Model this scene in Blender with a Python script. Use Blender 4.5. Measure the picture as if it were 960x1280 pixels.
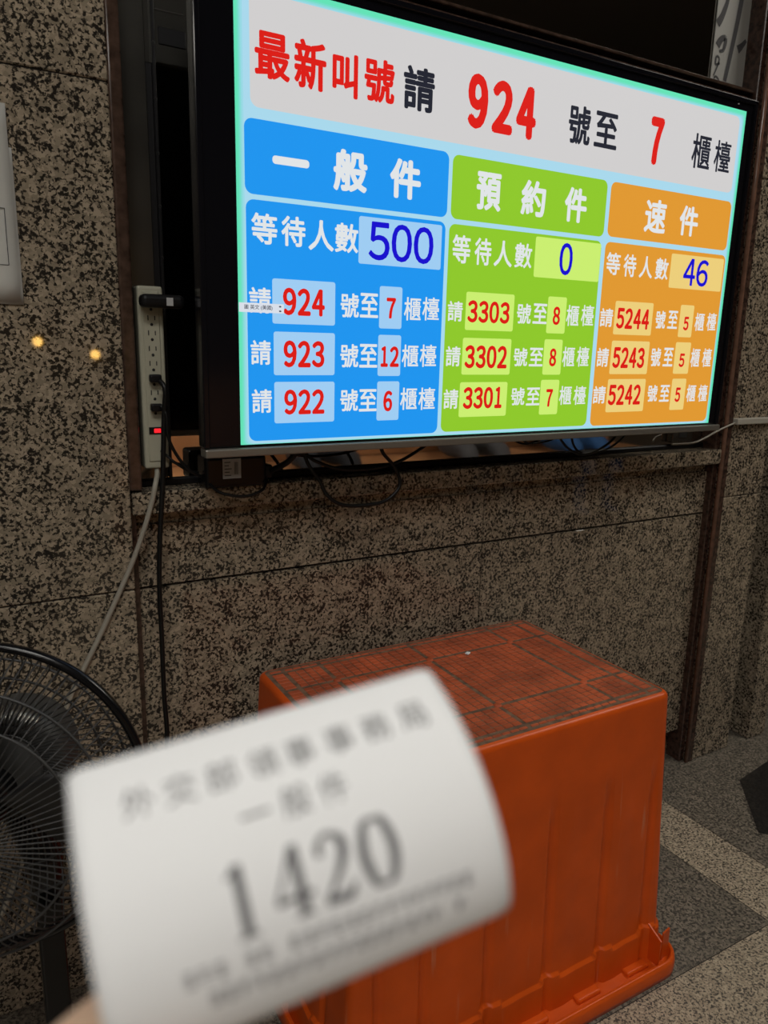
import bpy, bmesh, math, random
from mathutils import Vector, Matrix
random.seed(7)
for _o in list(bpy.data.objects): bpy.data.objects.remove(_o)
S = bpy.context.scene
COL = S.collection
PI = math.pi
# ------------------------------------------------------------------ camera
cam_d = bpy.data.cameras.new('camera'); cam = bpy.data.objects.new('camera', cam_d); COL.objects.link(cam)
cam_d.sensor_fit = 'VERTICAL'; cam_d.sensor_height = 36.0
cam_d.lens = 936.6/1280*36.0
cam_d.clip_start = 0.01; cam_d.clip_end = 60
CR = Vector((0.869954, -0.4927, 0.020671)); CU = Vector((0.089227, 0.198497, 0.976031)); CF = Vector((0.484994, 0.847258, -0.216645))
CAM = Vector((-0.401744, -1.179827, 1.174029))
mw = Matrix.Identity(4)
for i in range(3):
    mw[i][0] = CR[i]; mw[i][1] = CU[i]; mw[i][2] = -CF[i]; mw[i][3] = CAM[i]
cam.matrix_world = mw
cam_d.dof.use_dof = True; cam_d.dof.focus_distance = 1.35; cam_d.dof.aperture_fstop = 7.0
S.camera = cam
# ------------------------------------------------------------------ world, exposure, room light
w = bpy.data.worlds.new('world'); S.world = w; w.use_nodes = True
w.node_tree.nodes['Background'].inputs[0].default_value = (0.9, 0.85, 0.75, 1)
w.node_tree.nodes['Background'].inputs[1].default_value = 0.012
S.view_settings.view_transform = 'Standard'; S.view_settings.look = 'None'
S.view_settings.exposure = 0.0; S.view_settings.gamma = 1.0; S.view_settings.use_curve_mapping = False
def area(name, loc, sx, sy, power, col, rot=(0, 0, 0)):
    d = bpy.data.lights.new(name, 'AREA'); d.shape = 'RECTANGLE'; d.size = sx; d.size_y = sy; d.energy = power; d.color = col
    o = bpy.data.objects.new(name, d); COL.objects.link(o); o.location = loc; o.rotation_euler = rot; return o
area('main_and_fill_light', (-0.75, -1.80, 3.02), 1.2, 0.6, 22.5, (1.0, 0.995, 0.98))
area('main_and_fill_light', (-2.2, -3.9, 3.02), 1.2, 0.6, 26, (1.0, 0.965, 0.90))  # unseen fill lamp added deeper in the hall
area('main_and_fill_light', (2.6, -0.90, 3.02), 1.2, 0.6, 20, (1.0, 0.95, 0.86))  # unseen lamp added to brighten the bench mirrored in the glass
# ------------------------------------------------------------------ materials
def lin(c):
    f = lambda v: (v/255/12.92) if v/255 <= .04045 else ((v/255+.055)/1.055)**2.4
    return (f(c[0]), f(c[1]), f(c[2]), 1)
def mat(name, col, rough=.5, metal=0.0, spec=.5, emit=None, es=1.0, bump=0, bscale=200, var=0, coat=0):
    m = bpy.data.materials.new(name); m.use_nodes = True
    nt = m.node_tree; b = nt.nodes['Principled BSDF']
    b.inputs['Base Color'].default_value = col if len(col) == 4 else (*col, 1)
    b.inputs['Roughness'].default_value = rough; b.inputs['Metallic'].default_value = metal
    b.inputs['Specular IOR Level'].default_value = spec
    b.inputs['Coat Weight'].default_value = coat
    if emit:
        b.inputs['Emission Color'].default_value = emit; b.inputs['Emission Strength'].default_value = es
    if bump or var:
        tc = nt.nodes.new('ShaderNodeTexCoord'); n = nt.nodes.new('ShaderNodeTexNoise')
        n.inputs['Scale'].default_value = bscale; n.inputs['Detail'].default_value = 4
        nt.links.new(tc.outputs['Object'], n.inputs['Vector'])
        if bump:
            bp = nt.nodes.new('ShaderNodeBump'); bp.inputs['Strength'].default_value = bump; bp.inputs['Distance'].default_value = .002
            nt.links.new(n.outputs['Fac'], bp.inputs['Height']); nt.links.new(bp.outputs['Normal'], b.inputs['Normal'])
        if var:
            r = nt.nodes.new('ShaderNodeValToRGB'); c = Vector(col[:3])
            r.color_ramp.elements[0].color = (*(c*(1-var)), 1); r.color_ramp.elements[0].position = .35
            r.color_ramp.elements[1].color = (*(c*(1+var)), 1); r.color_ramp.elements[1].position = .65
            nt.links.new(n.outputs['Fac'], r.inputs[0]); nt.links.new(r.outputs[0], b.inputs['Base Color'])
    return m
def granite(name, light, mid, dark, scale, rough=.22, thr=.46, spec=.5, clus=.10):
    m = bpy.data.materials.new(name); m.use_nodes = True
    nt = m.node_tree; b = nt.nodes['Principled BSDF']; N = nt.nodes.new; Lk = nt.links.new
    tc = N('ShaderNodeTexCoord')
    n1 = N('ShaderNodeTexNoise'); n1.inputs['Scale'].default_value = scale; n1.inputs['Detail'].default_value = 3; n1.inputs['Roughness'].default_value = .6; n1.inputs['Distortion'].default_value = .4
    n2 = N('ShaderNodeTexNoise'); n2.inputs['Scale'].default_value = scale*.22; n2.inputs['Detail'].default_value = 2
    n3 = N('ShaderNodeTexVoronoi'); n3.inputs['Scale'].default_value = scale*.9
    for n in (n1, n2, n3): Lk(tc.outputs['Object'], n.inputs['Vector'])
    mm = N('ShaderNodeMath'); mm.operation = 'MULTIPLY_ADD'; mm.inputs[1].default_value = clus*2; mm.inputs[2].default_value = -clus
    Lk(n2.outputs['Fac'], mm.inputs[0])
    ad = N('ShaderNodeMath'); ad.operation = 'ADD'; Lk(n1.outputs['Fac'], ad.inputs[0]); Lk(mm.outputs[0], ad.inputs[1])
    r = N('ShaderNodeValToRGB'); e = r.color_ramp.elements
    e[0].position = thr-.04; e[0].color = dark; e[1].position = thr+.035; e[1].color = mid
    x = e.new(thr); x.color = tuple(a*.45+c*.3 for a, c in zip(dark, mid))[:3]+(1,)
    Lk(ad.outputs[0], r.inputs[0])
    mx = N('ShaderNodeMix'); mx.data_type = 'RGBA'; mx.blend_type = 'MIX'
    r2 = N('ShaderNodeValToRGB'); r2.color_ramp.elements[0].position = .3; r2.color_ramp.elements[1].position = .8
    hs = N('ShaderNodeSeparateColor'); Lk(n3.outputs['Color'], hs.inputs[0]); Lk(hs.outputs[0], r2.inputs[0])
    gt = N('ShaderNodeMath'); gt.operation = 'GREATER_THAN'; gt.inputs[1].default_value = thr+.03; Lk(ad.outputs[0], gt.inputs[0])
    ml = N('ShaderNodeMath'); ml.operation = 'MULTIPLY'; Lk(gt.outputs[0], ml.inputs[0]); Lk(r2.outputs[0], ml.inputs[1])
    Lk(ml.outputs[0], mx.inputs['Factor']); Lk(r.outputs[0], mx.inputs['A']); mx.inputs['B'].default_value = light
    Lk(mx.outputs['Result'], b.inputs['Base Color'])
    b.inputs['Roughness'].default_value = rough; b.inputs['Specular IOR Level'].default_value = spec
    return m
M = {}
M['granite'] = granite('speckled_granite', (.345, .282, .205, 1), (.222, .182, .131, 1), (.020, .017, .014, 1), 168, .03, .462, clus=.15)
M['floor_light'] = granite('light_floor_granite', (.47, .40, .295, 1), (.335, .28, .205, 1), (.05, .045, .037, 1), 205, .4, .45)
M['floor_grey'] = granite('grey_floor_granite', (.22, .19, .15, 1), (.14, .123, .097, 1), (.045, .04, .033, 1), 160, .4, .46)
M['floor_black'] = granite('black_floor_granite', (.03, .028, .025, 1), (.022, .02, .018, 1), (.01, .01, .01, 1), 160, .3, .46)
M['brown'] = mat('polished_brown_stone', (.055, .033, .024), .13, var=.35, bscale=60)
M['brown_dark'] = mat('dark_brown_stone', (.046, .025, .018), .22, var=.5, bscale=90)
M['brown_highlight'] = mat('brown_edge_highlight', (.17, .09, .06), .16, var=.2, bscale=50)
M['seam_and_shade'] = mat('dark_joint_and_shade', (.02, .016, .013), .8)
M['glass'] = mat('dark_mirror_glass', (.62, .59, .55), .03, metal=1.0)
M['steel'] = mat('grey_brushed_steel', (.15, .145, .13), .22, metal=.9, var=.15, bscale=12)
M['alu'] = mat('pale_metal', (.5, .49, .45), .35, metal=.9)
M['black'] = mat('black_plastic', (.005, .005, .006), .4, spec=.3)
M['gloss'] = mat('gloss_black_bezel', (.005, .005, .007), .12, spec=.3)
M['rubber'] = mat('black_cable_rubber', (.005, .005, .005), .45, spec=.3)
M['greycable'] = mat('grey_cable_sheath', (.30, .28, .23), .5)
M['beige'] = mat('beige_plastic', (.36, .35, .27), .45)
M['beige_dark'] = mat('grey_raceway_plastic', (.36, .34, .29), .5)
M['paper'] = mat('white_paper', (.79, .80, .805), .75)
M['notice'] = mat('notice_paper', (.50, .50, .47), .35)
M['label'] = mat('white_label', (.42, .42, .42), .6)
M['ink'] = mat('grey_ink', (.05, .05, .055), .8)
M['thermal'] = mat('thermal_print', (.13, .13, .135), .8)
M['hole'] = mat('socket_hole', (.01, .01, .01), .7)
M['silver'] = mat('silver_trim', (.27, .255, .225), .38, metal=.7)
M['orange'] = mat('orange_crate_plastic', (.60, .082, .006), .36, var=.10, bscale=9, bump=.06, spec=.28)
_nt = M['orange'].node_tree; _tc = _nt.nodes.new('ShaderNodeTexCoord'); _mp = _nt.nodes.new('ShaderNodeMapping'); _mp.inputs['Scale'].default_value = (70, 70, 5)
_nz = _nt.nodes.new('ShaderNodeTexNoise'); _nz.inputs['Scale'].default_value = 1; _nz.inputs['Detail'].default_value = 3
_rp = _nt.nodes.new('ShaderNodeValToRGB'); _rp.color_ramp.elements[0].position = .68; _rp.color_ramp.elements[0].color = (0, 0, 0, 1); _rp.color_ramp.elements[1].position = .80; _rp.color_ramp.elements[1].color = (.55, .55, .55, 1)
_mx = _nt.nodes.new('ShaderNodeMix'); _mx.data_type = 'RGBA'; _mx.inputs['B'].default_value = (.55, .22, .12, 1)      # pale upright scuffs
_bs = _nt.nodes['Principled BSDF']; _src = _bs.inputs['Base Color'].links[0].from_socket
_nt.links.new(_tc.outputs['Object'], _mp.inputs[0]); _nt.links.new(_mp.outputs[0], _nz.inputs['Vector']); _nt.links.new(_nz.outputs['Fac'], _rp.inputs[0])
_nt.links.new(_rp.outputs[0], _mx.inputs['Factor']); _nt.links.new(_src, _mx.inputs['A']); _nt.links.new(_mx.outputs['Result'], _bs.inputs['Base Color'])
M['orange_dusty'] = mat('dusty_orange_plastic', (.42, .078, .024), .6, var=.30, bscale=14)
M['dirt'] = mat('dirt_in_grooves', (.14, .080, .048), .9, var=.4, bscale=60)
M['fan'] = mat('black_fan_plastic', (.004, .004, .005), .2, spec=.35)
M['fan_wire'] = mat('black_coated_wire', (.032, .032, .032), .45)
M['fan_grey'] = mat('dusty_dark_grey_plastic', (.045, .045, .043), .5)
M['fan_blade'] = mat('smoky_fan_blade', (.02, .02, .021), .3)
M['wood'] = mat('tan_wood', (.62, .31, .14), .45, var=.15, bscale=5)
M['ceiling'] = mat('dark_ceiling_paint', (.05, .045, .04), .8)
M['plaster'] = mat('brown_room_wall', (.10, .075, .055), .7)
M['lamp'] = mat('warm_globe', (1, .8, .4), .5, emit=(1, .55, .12, 1), es=30)
M['panel_light'] = mat('light_diffuser', (1, 1, 1), .5, emit=(1, .93, .82, 1), es=6)
M['red_led'] = mat('red_switch_light', (.3, .0, .0), .3, emit=(1, .02, .03, 1), es=1.1)
M['white_led'] = mat('white_led', (1, 1, .9), .3, emit=(1, .95, .7, 1), es=4)
M['poster'] = mat('grey_white_poster', (.30, .30, .28), .6)
M['skin'] = mat('skin', (.80, .56, .40), .5)
M['jeans'] = mat('dark_cloth', (.03, .032, .04), .85)
M['blue_cloth'] = mat('blue_cloth', (.04, .14, .38), .8)
M['grey_cloth'] = mat('grey_cloth', (.10, .10, .11), .85)
M['hair'] = mat('black_hair', (.012, .01, .01), .6)
SCR = {'teal': (98, 226, 182), 'sky': (168, 216, 236), 'white': (208, 206, 206), 'blue': (26, 148, 238), 'green': (142, 200, 42), 'orange': (224, 152, 48),
       'lblue': (158, 204, 242), 'lgreen': (202, 238, 112), 'lorange': (236, 206, 122), 'red': (218, 24, 16), 'dark': (30, 33, 46), 'navy': (18, 8, 205),
       'wtext': (224, 228, 230), 'bar': (216, 222, 232), 'ink': (60, 66, 80)}
def emis(name, rgb):
    m = bpy.data.materials.new(name); m.use_nodes = True; nt = m.node_tree
    b = nt.nodes['Principled BSDF']; b.inputs['Base Color'].default_value = (.01, .01, .01, 1); b.inputs['Roughness'].default_value = .35
    b.inputs['Specular IOR Level'].default_value = .2
    b.inputs['Emission Color'].default_value = lin(rgb); b.inputs['Emission Strength'].default_value = 1.0
    return m
for k, v in SCR.items(): M['s_'+k] = emis('lit_screen_'+k, v)
# ------------------------------------------------------------------ mesh helpers
class MB:
    def __init__(s): s.bm = bmesh.new(); s.slots = []; s.cur = 0
    def use(s, m):
        if m not in s.slots: s.slots.append(m)
        s.cur = s.slots.index(m); return s
    def _paint(s, faces, smooth=False):
        for f in faces: f.material_index = s.cur; f.smooth = smooth
    def box(s, x0, y0, z0, x1, y1, z1, bev=0, seg=2, mx=None):
        before = set(s.bm.faces)
        r = bmesh.ops.create_cube(s.bm, size=1)
        for v in r['verts']: v.co = Vector(((x0+x1)/2+v.co.x*(x1-x0), (y0+y1)/2+v.co.y*(y1-y0), (z0+z1)/2+v.co.z*(z1-z0)))
        if bev:
            es = list({e for v in r['verts'] for e in v.link_edges})
            bmesh.ops.bevel(s.bm, geom=es, offset=bev, segments=seg, profile=.5, affect='EDGES')
        nf = [f for f in s.bm.faces if f not in before]
        if mx is not None:
            for v in {v for f in nf for v in f.verts}: v.co = mx @ v.co
        s._paint(nf); return s
    def tube(s, pts, r, n=10, closed=False, cap=True):
        pts = [Vector(p) for p in pts]; k = len(pts)
        rad = r if isinstance(r, (list, tuple)) else [r]*k
        rings = []; up = None
        for i, p in enumerate(pts):
            if closed: t = (pts[(i+1) % k]-pts[i-1])
            else: t = pts[min(i+1, k-1)]-pts[max(i-1, 0)]
            t.normalize()
            if up is None:
                a = Vector((0, 0, 1)) if abs(t.z) < .9 else Vector((1, 0, 0)); up = (a-t*a.dot(t)).normalized()
            else:
                up = up-t*up.dot(t)
                if up.length < 1e-6: up = t.orthogonal()
                up.normalize()
            sd = t.cross(up)
            rings.append([s.bm.verts.new(p+(up*math.cos(2*PI*j/n)+sd*math.sin(2*PI*j/n))*rad[i]) for j in range(n)])
        fs = []
        for i in range(k if closed else k-1):
            A, B = rings[i], rings[(i+1) % k]
            for j in range(n): fs.append(s.bm.faces.new((A[j], A[(j+1) % n], B[(j+1) % n], B[j])))
        s._paint(fs, True)
        if cap and not closed:
            s._paint([s.bm.faces.new(list(reversed(rings[0]))), s.bm.faces.new(rings[-1])])
        return s
    def lathe(s, prof, n=40, mx=None, smooth=True):
        mx = mx or Matrix.Identity(4); rings = []
        for r, z in prof:
            if r < 1e-6: rings.append([s.bm.verts.new(mx @ Vector((0, 0, z)))])
            else: rings.append([s.bm.verts.new(mx @ Vector((r*math.cos(2*PI*j/n), r*math.sin(2*PI*j/n), z))) for j in range(n)])
        fs = []
        for A, B in zip(rings, rings[1:]):
            for j in range(n):
                a, b = j, (j+1) % n
                if len(A) == 1 and len(B) == 1: continue
                if len(A) == 1: fs.append(s.bm.faces.new((A[0], B[b], B[a])))
                elif len(B) == 1: fs.append(s.bm.faces.new((A[a], A[b], B[0])))
                else: fs.append(s.bm.faces.new((A[a], A[b], B[b], B[a])))
        s._paint(fs, smooth); return s
    def poly(s, pts):
        f = s.bm.faces.new([s.bm.verts.new(Vector(p)) for p in pts]); s._paint([f]); return s
    def grid(s, fn, nu, nv, smooth=True, closed_u=False):
        V = [[s.bm.verts.new(Vector(fn(i, j))) for j in range(nv+1)] for i in range(nu if closed_u else nu+1)]
        fs = []
        for i in range(nu):
            for j in range(nv):
                A, B = V[i], V[(i+1) % len(V)] if closed_u else V[i+1]
                fs.append(s.bm.faces.new((A[j], B[j], B[j+1], A[j+1])))
        s._paint(fs, smooth); return V
    def raw(s, vs, fs, smooth=False):
        V = [s.bm.verts.new(Vector(v)) for v in vs]; out = []
        for f in fs:
            try: out.append(s.bm.faces.new([V[i] for i in f]))
            except ValueError: pass
        s._paint(out, smooth); return s
    def build(s, name, m=None, parent=None, recalc=True):
        if recalc: bmesh.ops.recalc_face_normals(s.bm, faces=s.bm.faces[:])
        me = bpy.data.meshes.new(name); s.bm.to_mesh(me); s.bm.free()
        for x in (s.slots or [m]): me.materials.append(M[x])
        o = bpy.data.objects.new(name, me); COL.objects.link(o)
        if parent: o.parent = parent
        return o
def box(name, m, parent, *a, **k): return MB().use(m).box(*a, **k).build(name, None, parent)
def empty(name, loc=(0, 0, 0), rot=(0, 0, 0)):
    o = bpy.data.objects.new(name, None); COL.objects.link(o); o.location = loc; o.rotation_euler = rot; o.empty_display_size = .05; return o
def tag(o, label=None, cat=None, group=None, kind=None):
    if label: o['label'] = label
    if cat: o['category'] = cat
    if group: o['group'] = group
    if kind: o['kind'] = kind
    return o
def struct(o, label=None): o['kind'] = 'structure'; return o
def smooth_path(P, n=8):
    P = [Vector(p) for p in P]; out = []
    for i in range(len(P)-1):
        a = P[max(i-1, 0)]; b = P[i]; c = P[i+1]; d = P[min(i+2, len(P)-1)]
        for k in range(n):
            t = k/n
            out.append(.5*((2*b)+(c-a)*t+(2*a-5*b+4*c-d)*t*t+(3*b-a-3*c+d)*t**3))
    out.append(P[-1]); return out
_tcache = {}
def text_geo(s, bold=0.0):
    """flat filled outline of the writing, as (verts, faces, xmin, ymin, xmax, ymax)"""
    key = (s, bold)
    if key in _tcache: return _tcache[key]
    cu = bpy.data.curves.new('writing', 'FONT'); cu.body = s; cu.size = 1; cu.offset = bold; cu.resolution_u = 4; cu.fill_mode = 'FRONT'
    o = bpy.data.objects.new('writing', cu); COL.objects.link(o)
    dg = bpy.context.evaluated_depsgraph_get(); me = bpy.data.meshes.new_from_object(o.evaluated_get(dg))
    vs = [tuple(v.co) for v in me.vertices]; fs = [tuple(f.vertices) for f in me.polygons]
    bpy.data.objects.remove(o); bpy.data.curves.remove(cu); bpy.data.meshes.remove(me)
    xs = [v[0] for v in vs]; ys = [v[1] for v in vs]
    _tcache[key] = (vs, fs, min(xs), min(ys), max(xs), max(ys)); return _tcache[key]
def rrect(x0, y0, x1, y1, r, n=6):
    P = []
    for cx, cy, a in ((x1-r, y1-r, 0), (x0+r, y1-r, 90), (x0+r, y0+r, 180), (x1-r, y0+r, 270)):
        for k in range(n+1):
            t = math.radians(a+90*k/n); P.append((cx+r*math.cos(t), cy+r*math.sin(t)))
    return P
# ------------------------------------------------------------------ the room
WY = 0.10           # front of the granite piers
# floor : light granite with grey fields, black tile, thin joints
f = MB(); f.use('floor_light')
def rect(x0, y0, x1, y1, z=0.0): f.poly([(x0, y0, z), (x1, y0, z), (x1, y1, z), (x0, y1, z)])
g = .0008
rect(-3.5, -5, 4.8, -.4135-g); rect(1.0+g, -.4135+g, 1.155-g, .4)
f.use('floor_grey'); rect(-3.5, -.4135+g, 1.0-g, .4)
f.poly([(1.155+g, -.4135+g, 0), (4.8, -.4135+g, 0), (4.8, .4, 0), (1.155+g, .4, 0)])
f.use('seam_and_shade'); rect(-3.5, -5, 4.8, .4, -.002)
f.use('floor_black'); f.poly([(1.425, -.035, .0008), (1.255, -.21, .0008), (1.44, -.395, .0008), (1.9, -.395, .0008), (1.9, -.01, .0008), (1.62, -.005, .0008)])
struct(f.build('floor'))
# granite piers left and right of the niche
def slabs(name, x0, x1, zs, y0=WY, y1=.42, side='granite'):
    m = MB().use('granite')
    for a, b in zip(zs, zs[1:]): m.box(x0, y0, a+.0012, x1, y1, b-.0012, .002, 1)
    m.use('seam_and_shade').box(x0+.004, y0+.004, zs[0], x1-.004, y1, zs[-1])
    return struct(m.build(name))
slabs('wall_left', -3.5, -.16, [0, .754, 1.551, 2.35, 3.1])
slabs('wall_right', 1.372, 1.556, [0, .79, 1.6, 2.4, 3.1])
slabs('wall_far_right', 1.655, 1.735, [0, .79, 1.6, 2.4, 3.1])
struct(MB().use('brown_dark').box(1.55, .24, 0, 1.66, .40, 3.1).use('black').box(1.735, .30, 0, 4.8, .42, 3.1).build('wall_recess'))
# granite panel under the niche: ledge, groove, two courses with one upright joint
m = MB().use('granite')
for x0, x1 in ((-.157, .6035), (.6070, 1.364)):
    m.box(x0, .130, .7475, x1, .42, .860, .0006, 1)
    m.box(x0, .130, .095, x1, .42, .7425, .0006, 1)
m.box(-.157, .100, .884, 1.364, .42, .923, .003, 2)
m.box(-.157, .138, .860, 1.364, .42, .884)
m.use('seam_and_shade').box(-.157, .134, .8795, 1.364, .15, .8842)  # dark strip painting in the shadow line under the ledge
m.use('seam_and_shade').box(-.158, .1385, .09, 1.366, .42, .859)
m.use('brown_dark').box(-.158, .19, 0, 1.366, .42, .095)
struct(m.build('wall_back'))
# polished edge strips of the niche
m = MB().use('brown'); m.box(-.160, .101, .926, -.139, .17, 3.1, .004, 3); m.use('brown_dark').box(-.160, .118, 0, -.149, .16, .922)
struct(m.build('trim_1'))
m = MB().use('brown_dark').box(1.353, .112, 0, 1.3725, .16, 3.1, .002, 1).box(1.3722, .097, 0, 1.392, .13, 3.1, .001, 1)
m.use('brown_highlight').tube([(1.3705, .102, 0), (1.3705, .102, 3.1)], .0062, 14)  # rounded corner in a paler brown that paints its highlight
struct(m.build('trim_2'))
# dark reflective glass at the back of the niche with its black foot rail
m = MB().use('glass').box(-.139, .160, .925, 1.353, .170, 3.1)
m.use('black').box(-.139, .150, .923, 1.353, .160, .935, .002, 1)
struct(m.build('window_1'))
struct(MB().use('plaster').box(-.16, .18, .93, 1.4, .42, 3.1).build('wall_niche'))
# grey steel lining and slim profile to the left of the television
m = MB().use('steel').box(-.139, .143, .939, -.094, .160, 3.1, .001, 1).use('black').box(-.0935, .146, .939, -.0845, .160, 1.602).use('steel').box(-.0935, .146, 1.603, -.0845, .160, 3.1)
m.use('black').box(-.084, .139, .939, -.0785, .160, 3.1, .001, 1)
m.use('alu')
for k in range(14): m.lathe([(0, -.0022), (.0017, -.0018), (.0024, 0)], 10, Matrix.Translation((-.0813, .1388, 1.228+.0805*k)) @ Matrix.Rotation(-PI/2, 4, 'X') @ Matrix.Scale(-1, 4, (0, 0, 1)))
struct(m.build('trim_3'))
# plate with a slot above, beside the set
m = MB().use('steel').box(-.078, .146, 1.605, -.012, .160, 1.93, .002, 2).use('black').box(-.072, .1445, 1.632, -.028, .150, 1.657, .001, 1).use('seam_and_shade').box(-.076, .1452, 1.680, -.03, .147, 1.682)
struct(m.build('trim_4'))
# bronze sliding track across the glass, just over the television
m = MB().use('brown_dark').box(-.139, .112, 1.757, 1.353, .160, 1.768, .0015, 1).box(-.139, .126, 1.772, 1.353, .160, 1.782, .0015, 1)
m.use('brown').box(-.139, .120, 1.790, 1.353, .160, 1.797, .0015, 1)
m.use('steel').box(-.139, .13, 1.744, 1.353, .16, 1.752)
struct(m.build('trim_5'))
# rest of the hall, behind the person taking the picture
struct(MB().use('ceiling').box(-3.5, -5.1, 3.1, 4.8, .42, 3.2).build('ceiling'))
struct(MB().use('plaster').box(-3.6, -5.1, 0, -3.5, .42, 3.2).build('wall_hall_left'))
struct(MB().use('plaster').box(4.8, -5.1, 0, 4.9, .42, 3.2).build('wall_hall_right'))
struct(MB().use('plaster').box(-3.6, -5.1, 0, 4.9, -5.0, 3.2).build('wall_front'))
for i, (x, y) in enumerate(((-.75, -1.8), (-2.2, -3.9), (2.6, -.9))):  # first panel is the overhead light, the other two are added fill
    m = MB().use('alu')
    for a in ((-.64, -.34, .64, -.31), (-.64, .31, .64, .34), (-.64, -.31, -.61, .31), (.61, -.31, .64, .31)): m.box(x+a[0], y+a[1], 3.06, x+a[2], y+a[3], 3.099)
    e = m.build('ceiling_light_and_fill_frame'); e.name = 'ceiling_light_and_fill'
    tag(e, ('rectangular ceiling light nearest the screen wall', 'added rectangular fill light at the far side of the hall', 'added rectangular light brightening the wooden bench side')[i], 'ceiling light')
    d = MB().use('panel_light').box(x-.61, y-.31, 3.075, x+.61, y+.31, 3.085).build('diffuser'); d.parent = e
# layout of the lit picture: panels and writing in metres on the screen
BOXES= [('white', 0.0232, 0.5109, 1.1419, 0.6662),
  ('blue', 0.013, 0.3878, 0.3857, 0.495),
  ('blue', 0.014, 0.0057, 0.384, 0.3803),
  ('green', 0.3936, 0.3873, 0.7667, 0.4934),
  ('green', 0.3919, 0.0068, 0.7639, 0.3789),
  ('orange', 0.7767, 0.3898, 1.1482, 0.4934),
  ('orange', 0.7747, 0.0055, 1.15, 0.3796),
  ('lblue', 0.2106, 0.2986, 0.3765, 0.3741),
  ('lgreen', 0.592, 0.2999, 0.7632, 0.374),
  ('lorange', 0.972, 0.3004, 1.1453, 0.3713),
  ('lblue', 0.0561, 0.1954, 0.1681, 0.2655),
  ('lblue', 0.0579, 0.113, 0.1683, 0.1829),
  ('lblue', 0.0584, 0.0338, 0.1686, 0.1021),
  ('lblue', 0.2531, 0.1935, 0.2987, 0.2645),
  ('lblue', 0.2525, 0.1115, 0.299, 0.1826),
  ('lblue', 0.2525, 0.0327, 0.2982, 0.102),
  ('lgreen', 0.4361, 0.1959, 0.5493, 0.2645),
  ('lgreen', 0.4332, 0.1137, 0.5483, 0.1817),
  ('lgreen', 0.4315, 0.0337, 0.5452, 0.0996),
  ('lgreen', 0.6338, 0.1951, 0.6825, 0.2657),
  ('lgreen', 0.6319, 0.1136, 0.68, 0.1833),
  ('lgreen', 0.6304, 0.0333, 0.6793, 0.1034),
  ('lorange', 0.8181, 0.1974, 0.932, 0.2657),
  ('lorange', 0.8178, 0.1148, 0.9323, 0.1847),
  ('lorange', 0.8169, 0.0335, 0.9319, 0.1043),
  ('lorange', 1.0191, 0.1966, 1.0636, 0.2664),
  ('lorange', 1.0164, 0.1155, 1.067, 0.1854),
  ('lorange', 1.0177, 0.0338, 1.065, 0.1045),
  ('bar', -0.0005, 0.2116, 0.0757, 0.226)]
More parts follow.
